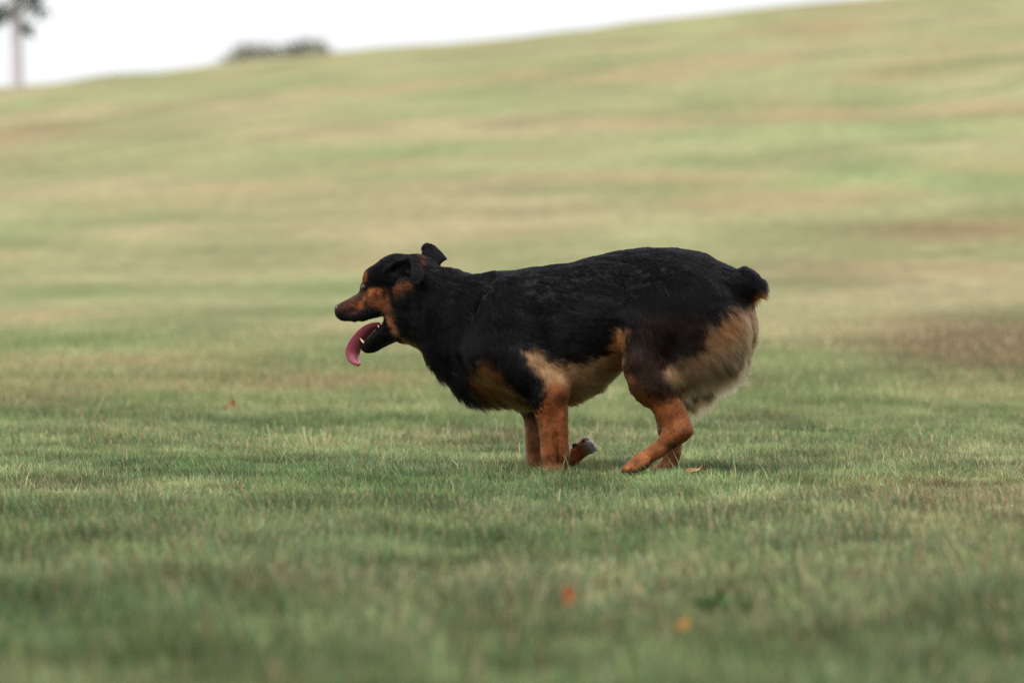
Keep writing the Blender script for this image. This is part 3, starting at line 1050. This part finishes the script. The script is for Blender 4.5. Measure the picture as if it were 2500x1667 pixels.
a = n.new('ShaderNodeAttribute'); a.attribute_name = 'tint'
l.new(a.outputs['Color'], hb.inputs['Color'])
l.new(hb.outputs[0], o.inputs[0])
fur = obj('fur', hair, fm, dog)

# ------------------------------------------------------------------ face, mouth and feet details
def lathe(profile, n_=14):
    """profile: (z, r) rows -> closed mesh arrays round z"""
    V_, F_ = [], []
    for (z, r) in profile:
        for i in range(n_):
            t = 2 * math.pi * i / n_
            V_.append((r * math.cos(t), r * math.sin(t), z))
    for j in range(len(profile) - 1):
        for i in range(n_):
            F_.append((j * n_ + i, j * n_ + (i + 1) % n_, (j + 1) * n_ + (i + 1) % n_, (j + 1) * n_ + i))
    return np.array(V_), np.array(F_)


def ball(c, radii, axes=np.eye(3), n_=20, m_=14, bump=None):
    pr = [(-math.cos(math.pi * j / m_), max(math.sin(math.pi * j / m_), 1e-4)) for j in range(m_ + 1)]
    V_, F_ = lathe(pr, n_)
    if bump is not None:
        V_ = bump(V_)
    return (V_ * np.array(radii)) @ axes + c, F_


def spike(a_, b_, r, bend=0.0, n_=9):
    """tapered, slightly bent cone from a to b (teeth, claws)"""
    a_, b_ = np.array(a_, float), np.array(b_, float)
    L = np.linalg.norm(b_ - a_)
    z = (b_ - a_) / L
    x = np.cross(z, [0, 1, 0.2]); x /= np.linalg.norm(x)
    y = np.cross(z, x)
    V_, F_ = lathe([(0, r * .9), (.15, r), (.4, r * .85), (.65, r * .62), (.85, r * .34), (1, r * .06)], n_)
    zz = V_[:, 2:3].copy()
    W_ = a_ + x * V_[:, 0:1] + y * V_[:, 1:2] + z * zz * L + x * bend * zz ** 2
    return W_, F_


def part(name, VF, mat, parent=dog):
    return obj(name, mesh_from_arrays(name, *VF), mat, parent)


def hb_(px, py, lat):
    return head_to_body(hm(px, py, lat))


m_nose = principled('nose_leather', (.012, .012, .015), rough=.32, spec=.6, noise=.3, nscale=500, coat=.3)
m_eye = principled('eye_dark', (.012, .006, .004), rough=.05, spec=.8, coat=1.0)
m_lid = principled('eyelid_skin', (.008, .007, .008), rough=.45, spec=.4)
m_tongue = principled('tongue_flesh', (.255, .050, .080), rough=.30, spec=.5, noise=.30, nscale=160, coat=.7, sss=.15)
m_tooth = principled('tooth_enamel', (.52, .40, .25), rough=.3, spec=.5)
m_claw = principled('claw_horn', (.018, .015, .014), rough=.4, spec=.5)
m_pad = principled('paw_pad_skin', (.016, .015, .018), rough=.7, spec=.3, noise=.3, nscale=700)


def nose_shape(v):
    v = v.copy()
    # flattened front, nostril commas at the sides, notch at the middle
    f = v[:, 0] > 0
    v[:, 0] *= np.where(f, .85, 1.0)
    v[:, 1] *= 1 - .18 * np.clip(-v[:, 2], 0, 1)
    for sg in (1, -1):
        dd = np.hypot((v[:, 1] - sg * .62) / .30, (v[:, 2] + .12) / .26)
        dent = np.clip(1 - dd, 0, 1) * (v[:, 0] > -.2)
        v[:, 0] -= .45 * dent
        v[:, 1] -= sg * .35 * dent
    v[:, 0] -= .18 * np.exp(-(v[:, 1] / .12) ** 2) * f
    return v


nose = part('nose', ball(hb_(827, 755, 0), (.0135, .0165, .0145), HM, 36, 26, nose_shape), m_nose)
for sg in (1, -1):
    c = hb_(892, 700, .0245 * sg)
    eye = part('eye', ball(c, (.0098, .0098, .0098), HM, 24, 16), m_eye)
    # lids: a thin almond ring round the ball
    lv, lf = [], []
    nr = 20
    outw = hb_(880, 699, .040 * sg) - c
    outw /= np.linalg.norm(outw)
    up = np.array([0, 0, 1.0]); up = up - (up @ outw) * outw; up /= np.linalg.norm(up)
    sd_ = np.cross(outw, up)
    for i in range(nr):
        t = 2 * math.pi * i / nr
        for j in range(8):
            q = 2 * math.pi * j / 8
            rr_ = .0083 + .0016 * math.cos(q)
            lv.append(c + outw * (.0062 + .0016 * math.sin(q)) + sd_ * rr_ * math.cos(t) * 1.12 + up * rr_ * math.sin(t) * .78)
    for i in range(nr):
        for j in range(8):
            lf.append((i * 8 + j, ((i + 1) % nr) * 8 + j, ((i + 1) % nr) * 8 + (j + 1) % 8, i * 8 + (j + 1) % 8))
    part('eyelid', (np.array(lv), np.array(lf)), m_lid, eye)

# tongue: lolling to the near side, edges curled up, tip hooked back
tpath = np.array([(940, 796, .015, .4), (918, 797, .018, .45), (900, 807, .022, .55), (882, 824, .022, .62), (868, 844, .0225, .70), (862, 859, .022, .74), (863, 871, .019, .74), (868, 881, .014, .7), (879, 890, .004, .6)])
tt_ = np.linspace(0, len(tpath) - 1, 34)
tp = np.stack([np.interp(tt_, np.arange(len(tpath)), tpath[:, j]) for j in range(4)], -1)
for _ in range(3):
    tp[1:-1] = (tp[:-2] + 2 * tp[1:-1] + tp[2:]) / 4
ctr = np.array([hb_(q[0], q[1], .006) for q in tp])
tang = np.gradient(ctr, axis=0); tang /= np.linalg.norm(tang, axis=1, keepdims=True)
lat_ = HM[1]
tv, tf = [], []
nc = 24
for i in range(len(ctr)):
    perp = np.cross(tang[i], lat_); perp /= np.linalg.norm(perp)
    if perp[2] < 0 and i < 12: perp = -perp
    if i and perp @ prevp < 0: perp = -perp
    prevp = perp
    roll = tp[i, 3]
    acr = lat_ * math.cos(roll) + perp * math.sin(roll)
    nrm = np.cross(acr, tang[i]); nrm /= np.linalg.norm(nrm)
    if nrm @ perp < 0: nrm = -nrm
    w_ = tp[i, 2]
    for j in range(nc):
        q = 2 * math.pi * j / nc
        cu, sn = math.cos(q), math.sin(q)
        th = .0034 * (1 - .35 * cu * cu)
        lip = .0055 * cu * cu - .0030 * math.exp(-(cu / .22) ** 2) * (sn > 0)
        tv.append(ctr[i] + acr * w_ * cu + nrm * (th * sn + lip))
nrow = len(ctr)
for i in range(nrow - 1):
    for j in range(nc):
        tf.append((i * nc + j, i * nc + (j + 1) % nc, (i + 1) * nc + (j + 1) % nc, (i + 1) * nc + j))
for base in (0, (nrow - 1) * nc):
    for j in range(0, nc // 2 - 1):
        tf.append((base + j, base + j + 1, base + nc - 2 - j, base + nc - 1 - j))
tongue = part('tongue', (np.array(tv), np.array(tf)), m_tongue)
tag(tongue, 'wet pink tongue lolling from the open mouth')

# teeth
for sg in (1, -1):
    part('canine_tooth', spike(hb_(890, 838, .013 * sg), hb_(877, 826, .0165 * sg), .0038, .002), m_tooth)
    for (px, py, lt, hgt) in ((901, 829, .017, 6), (910, 819, .021, 6), (917, 810, .025, 7), (925, 799, .029, 9), (931, 790, .031, 10)):
        part('molar_tooth', spike(hb_(px + 3, py + 5, lt * sg), hb_(px - hgt * .3, py - hgt * .6, lt * sg), .0030), m_tooth)

# claws and pads
def bspike(p, q, r): return spike(bp(*p), bp(*q), r, .001)
for lt, bk in ((.088, 8), (.102, 0), (.118, 8), (.132, 26)):
    part('claw', bspike((1521 + bk, 1149, lt + .002), (1513 + bk, 1157, lt + .002), .0030), m_claw)
for lt in (.087, .099, .111, .123):
    part('claw', bspike((1320, 1172, lt), (1310, 1180, lt), .0034), m_claw)
for lt in (-.088, -.099, -.110, -.121):
    part('claw', bspike((1590, 1151, lt), (1580, 1158, lt), .0034), m_claw)
for (x_, y_, lt) in ((1443, 1084, -.079), (1450, 1095, -.094), (1433, 1072, -.100), (1441, 1085, -.112)):
    part('claw', bspike((x_, y_, lt), (x_ + 9, y_ + 5, lt), .0032), m_claw)
for (x_, y_, lt, r1) in ((1404, 1088, -.084, .0075), (1424, 1078, -.088, .0055), (1430, 1092, -.079, .0055)):
    part('paw_pad', ball(bp(x_, y_, lt), (r1 * 1.25, r1 * .8, r1), np.eye(3), 14, 10), m_pad)
# ------------------------------------------------------------------ fallen leaves and weeds
def leaf_mesh(name, length, width, lobes, curl, seed):
    rg = np.random.default_rng(seed)
    nl, nw = 15, 7
    top, bot = [], []
    for i in range(nl):
        t = i / (nl - 1)
        half = width / 2 * (math.sin(math.pi * min(1, t * .96 + .03)) ** .75) * (1 - .32 * (0.5 + .5 * math.cos(t * math.pi * 2 * lobes)) * (lobes > 0))
        for j in range(nw):
            v = j / (nw - 1) * 2 - 1
            x = (t - .5) * length
            y = v * half
            z = curl * ((t - .5) ** 2 * 1.6 + v * v * .35 * (1 - .4 * t)) * length + .004 * math.sin(6 * t + 4 * v + seed) - .0012 * math.exp(-(v / .15) ** 2)
            z += rg.normal(0, .0006)
            top.append((x, y, z + .0003)); bot.append((x, y, z - .0003))
    V_ = np.array(top + bot)
    F_ = []
    o_ = nl * nw
    for i in range(nl - 1):
        for j in range(nw - 1):
            a_ = i * nw + j
            F_.append((a_, a_ + nw, a_ + nw + 1, a_ + 1))
            F_.append((o_ + a_, o_ + a_ + 1, o_ + a_ + nw + 1, o_ + a_ + nw))
    rim = [i * nw for i in range(nl)] + [(nl - 1) * nw + j for j in range(1, nw)] + [i * nw + nw - 1 for i in range(nl - 2, -1, -1)] + list(range(nw - 2, 0, -1))
    for a_, b_ in zip(rim, rim[1:] + rim[:1]):
        F_.append((a_, b_, o_ + b_, o_ + a_))
    V_[:, 2] -= V_[:, 2].min()
    return mesh_from_arrays(name, V_, np.array(F_))


def leaf_stalk(length, bend):
    V_, F_ = lathe([(0, .0009), (.3, .0008), (.7, .0007), (1, .0009)], 6)
    W_ = np.stack([-length / 2 - V_[:, 2] * length * .5, V_[:, 1] + bend * V_[:, 2] ** 2, V_[:, 0] + .004 + .006 * V_[:, 2]], -1)
    return W_, F_


LEAVES = [
    # px, py, lift, length, width, colour, tilt x, tilt y, turn, lobes, curl, label
    (1385, 1452, .030, .040, .026, (.38, .085, .016), 12, -66, 80, 2, .5, 'bright orange red leaf standing upright in the foreground grass'),
    (1668, 1527, .030, .032, .027, (.40, .18, .030), 25, -40, 40, 2, .4, 'yellow orange leaf lowest down in the blurred foreground grass'),
    (1635, 1280, .022, .022, .016, (.40, .095, .035), 20, -45, 120, 0, .4, 'tiny red leaf in the grass below the hind paws'),
    (1552, 1440, .034, .030, .022, (.46, .30, .18), 30, -35, 10, 2, .4, 'pale peach leaf right of the upright orange leaf'),
    (1500, 1432, .016, .030, .022, (.12, .045, .022), 20, -30, 60, 2, .5, 'dark brown leaf between the orange and the peach leaves'),
    (566, 992, .032, .052, .038, (.30, .115, .065), 20, -40, 15, 2, .6, 'salmon orange leaf lying alone in the grass left of the dog'),
    (1700, 1154, .030, .044, .024, (.46, .24, .10), -25, 12, 165, 0, .7, 'curled tan leaf on the grass just behind the hind paws'),
    (1910, 1310, .018, .032, .024, (.075, .040, .022), 20, -35, 30, 2, .5, 'dark brown leaf in the grass at the lower right'),
]
for i, (px, py, lift, L_, W_, col_, tx, ty, tz, lobes, curl, lab) in enumerate(LEAVES):
    m = principled('dry_leaf', col_, rough=.6, spec=.3, noise=.3, nscale=90)
    lf = obj('fallen_leaf', leaf_mesh('fallen_leaf', L_, W_, lobes, curl, 20 + i), m)
    P = on_ground(px, py, lift)
    lf.location = P - np.array([0, 0, .006])
    lf.rotation_euler = (math.radians(tx), math.radians(ty), math.radians(tz))
    tag(lf, lab, 'leaf', 'fallen leaves scattered in the grass')
    part('leaf_stalk', leaf_stalk(L_, .004), m, lf)

WEEDS = [(1762, 1503, .10, 'dark green broad leaved weed right of the yellow leaf', (.030, .085, .014)),
         (1352, 1408, .05, 'small bright green weed above the upright orange leaf', (.075, .155, .022))]
for i, (px, py, size, lab, col_) in enumerate(WEEDS):
    root = bpy.data.objects.new('weed_plant', None); COL.objects.link(root)
    P = on_ground(px, py, .02); P[2] -= .025
    root.location = P
    tag(root, lab, 'weed')
    m = principled('weed_leaf', col_, rough=.5, spec=.4, noise=.2, nscale=60)
    lme = leaf_mesh('weed_leaf', size * .55, size * .24, 0, .35, 50 + i)
    lme.materials.append(m)
    for q in range(8):
        a_ = 2 * math.pi * q / 8 + .3 * i
        lf = obj('leaf', lme, None, root)
        rr = size * .28
        lf.location = (math.cos(a_) * rr, math.sin(a_) * rr, .022 + .006 * (q % 3))
        lf.rotation_euler = (0, math.radians(-25 - 9 * (q % 3)), a_)

# ------------------------------------------------------------------ trees on and beyond the ridge
def tube(pts, radii, n_=9):
    pts = np.array(pts, float)
    V_, F_ = [], []
    for i, p in enumerate(pts):
        t = pts[min(i + 1, len(pts) - 1)] - pts[max(i - 1, 0)]
        t /= np.linalg.norm(t)
        x = np.cross(t, [.3, 1, .1]); x /= np.linalg.norm(x)
        y = np.cross(t, x)
        for j in range(n_):
            q = 2 * math.pi * j / n_
            V_.append(p + radii[i] * (x * math.cos(q) + y * math.sin(q)))
    for i in range(len(pts) - 1):
        for j in range(n_):
            F_.append((i * n_ + j, i * n_ + (j + 1) % n_, (i + 1) * n_ + (j + 1) % n_, (i + 1) * n_ + j))
    return np.array(V_), np.array(F_)


def foliage(clusters, per, leaf, seed):
    """clusters: (centre, radius); leaf-shaped quads through their volume"""
    rg = np.random.default_rng(seed)
    Vs_, Fs_ = [], []
    k = 0
    for c, r in clusters:
        nn = max(6, int(per * r * r))
        d = rg.normal(size=(nn, 3)); d /= np.linalg.norm(d, axis=1, keepdims=True)
        p = np.array(c) + d * r * rg.random(nn)[:, None] ** .45
        for q in p:
            a_ = rg.normal(size=3); a_ /= np.linalg.norm(a_)
            b_ = np.cross(a_, rg.normal(size=3)); b_ /= np.linalg.norm(b_)
            s_ = leaf * rg.uniform(.6, 1.3)
            Vs_ += [q - a_ * s_, q + b_ * s_ * .45, q + a_ * s_, q - b_ * s_ * .45]
            Fs_.append((k, k + 1, k + 2, k + 3)); k += 4
    return np.array(Vs_), np.array(Fs_)


m_bark = principled('pale_bark', (.52, .49, .52), rough=.85, spec=.1, noise=.25, nscale=14)  # light bark, with a lavender lens flare tint put into its colour
m_bark2 = principled('brown_bark', (.14, .11, .085), rough=.9, spec=.1, noise=.3, nscale=6)
m_leafd = principled('tree_leaf', (.075, .100, .055), rough=.5, spec=.3, noise=.35, nscale=3)
m_leafo = principled('far_leaf', (.27, .27, .215), rough=.6, spec=.2, noise=.35, nscale=.8)  # foliage lightened to blend with the sky; the fading is in its colour


def tree(name, label, px, ypos, trunk_pts, trunk_r, limbs, clusters, per, leaf, seed, mb, ml, group=None):
    x = (px - PW / 2) / FPX * (ypos - CAM_Y)
    z = float(terrain_z(np.array([x]), np.array([ypos]))[0])
    root = bpy.data.objects.new(name, None); COL.objects.link(root)
    root.location = (x, ypos, z - .02)
    tag(root, label, 'tree', group)
    part('trunk', tube(trunk_pts, trunk_r), mb, root)
    for pts, rr in limbs:
        part('limb', tube(pts, rr, 6), mb, root)
    V_, F_ = foliage(clusters, per, leaf, seed)
    cr = obj('crown', mesh_from_arrays('crown', V_, F_, False), ml, root)
    return root


# young tree on the ridge at the far left; its lowest sprays hang into the picture
cl = [((.19, 0, .92), .11), ((.12, .05, .97), .08), ((.41, .02, 1.18), .11), ((.24, -.05, 1.36), .17), ((-.26, 0, 1.06), .14), ((-.20, .1, 1.28), .13), ((-.08, -.05, 1.16), .09), ((-.42, 0, 1.2), .15)]
rg_ = np.random.default_rng(5)
for q in range(46):
    d = rg_.normal(size=3); d /= np.linalg.norm(d)
    cl.append(((d[0] * .95 * rg_.random() ** .4, d[1] * .95 * rg_.random() ** .4, 2.6 + d[2] * 1.25 * rg_.random() ** .4), rg_.uniform(.22, .38)))
limbs = [([(0.01, 0, .82), (.10, .02, .98), (.19, 0, .95)], [.022, .015, .008]),
         ([(.0, 0, .95), (.20, .02, 1.18), (.41, .02, 1.22)], [.026, .018, .009]),
         ([(.0, 0, .95), (-.14, 0, 1.12), (-.40, 0, 1.25)], [.026, .018, .009]),
         ([(.0, 0, 1.1), (.22, -.05, 1.40), (.5, .1, 2.0)], [.035, .025, .012]),
         ([(.0, 0, 1.3), (-.25, .1, 1.8), (-.6, .1, 2.5)], [.035, .025, .012]),
         ([(.0, 0, 1.5), (.1, .3, 2.1), (.2, .6, 2.8)], [.035, .025, .012]),
         ([(.0, 0, 1.5), (.1, -.3, 2.1), (-.1, -.6, 2.8)], [.035, .025, .012])]
tree('young_tree', 'slim pale trunked young tree on the ridge at the left edge', 42, 49.0,
     [(0, 0, -.1), (0, 0, .5), (-.01, 0, 1.0), (.01, 0, 1.8), (0, 0, 2.8), (.02, 0, 3.6)], [.105, .092, .085, .070, .045, .015],
     limbs, cl, 2600, .060, 6, m_bark, m_leafd)


def far_tree(label, px, top_row, rad, seed, ypos=340.0):
    x = (px - PW / 2) / FPX * (ypos - CAM_Y)
    z0 = float(terrain_z(np.array([x]), np.array([ypos]))[0])
    ztop = CAM_H + (636.0 - top_row) / FPX * (ypos - CAM_Y)
    h = ztop - z0
    rg2 = np.random.default_rng(seed)
    cs = [((0, 0, h - rad * .95), rad * .95), ((rad * .4, 0, h - rad * 1.2), rad * .9), ((-rad * .4, .2, h - rad * 1.25), rad * .9)]
    for q in range(26):
        a_ = rg2.uniform(0, 2 * math.pi); t = rg2.random()
        w_ = rad * (.35 + .65 * math.sin(math.pi * min(1, .25 + .75 * t)))
        cs.append(((math.cos(a_) * w_ * .8, math.sin(a_) * w_ * .8, h - rad * .5 - t * h * .55), rad * rg2.uniform(.35, .55)))
    return tree('park_tree', label, px, ypos, [(0, 0, -.3), (.05, 0, h * .35), (-.05, 0, h * .7), (0, 0, h * .9)], [.30, .24, .15, .05],
                [([(0, 0, h * .4), (.6, .2, h * .55), (1.2, .2, h * .7)], [.1, .08, .04]), ([(0, 0, h * .45), (-.6, -.2, h * .6), (-1.1, 0, h * .75)], [.1, .08, .04])],
                cs, 170, .34, seed, m_bark2, m_leafo, 'trees beyond the ridge')


far_tree('rounded olive tree top beyond the ridge, second from the left', 640, 103, 2.9, 31)
far_tree('tallest dark tree top beyond the ridge', 746, 94, 2.3, 32)
far_tree('lowest grey green tree top beyond the ridge, leftmost of the row', 575, 128, 2.2, 33)
far_tree('low olive tree crown between the two taller tree tops beyond the ridge', 695, 107, 2.7, 34)
far_tree('low tree crown at the right end of the row beyond the ridge', 786, 116, 1.6, 35)
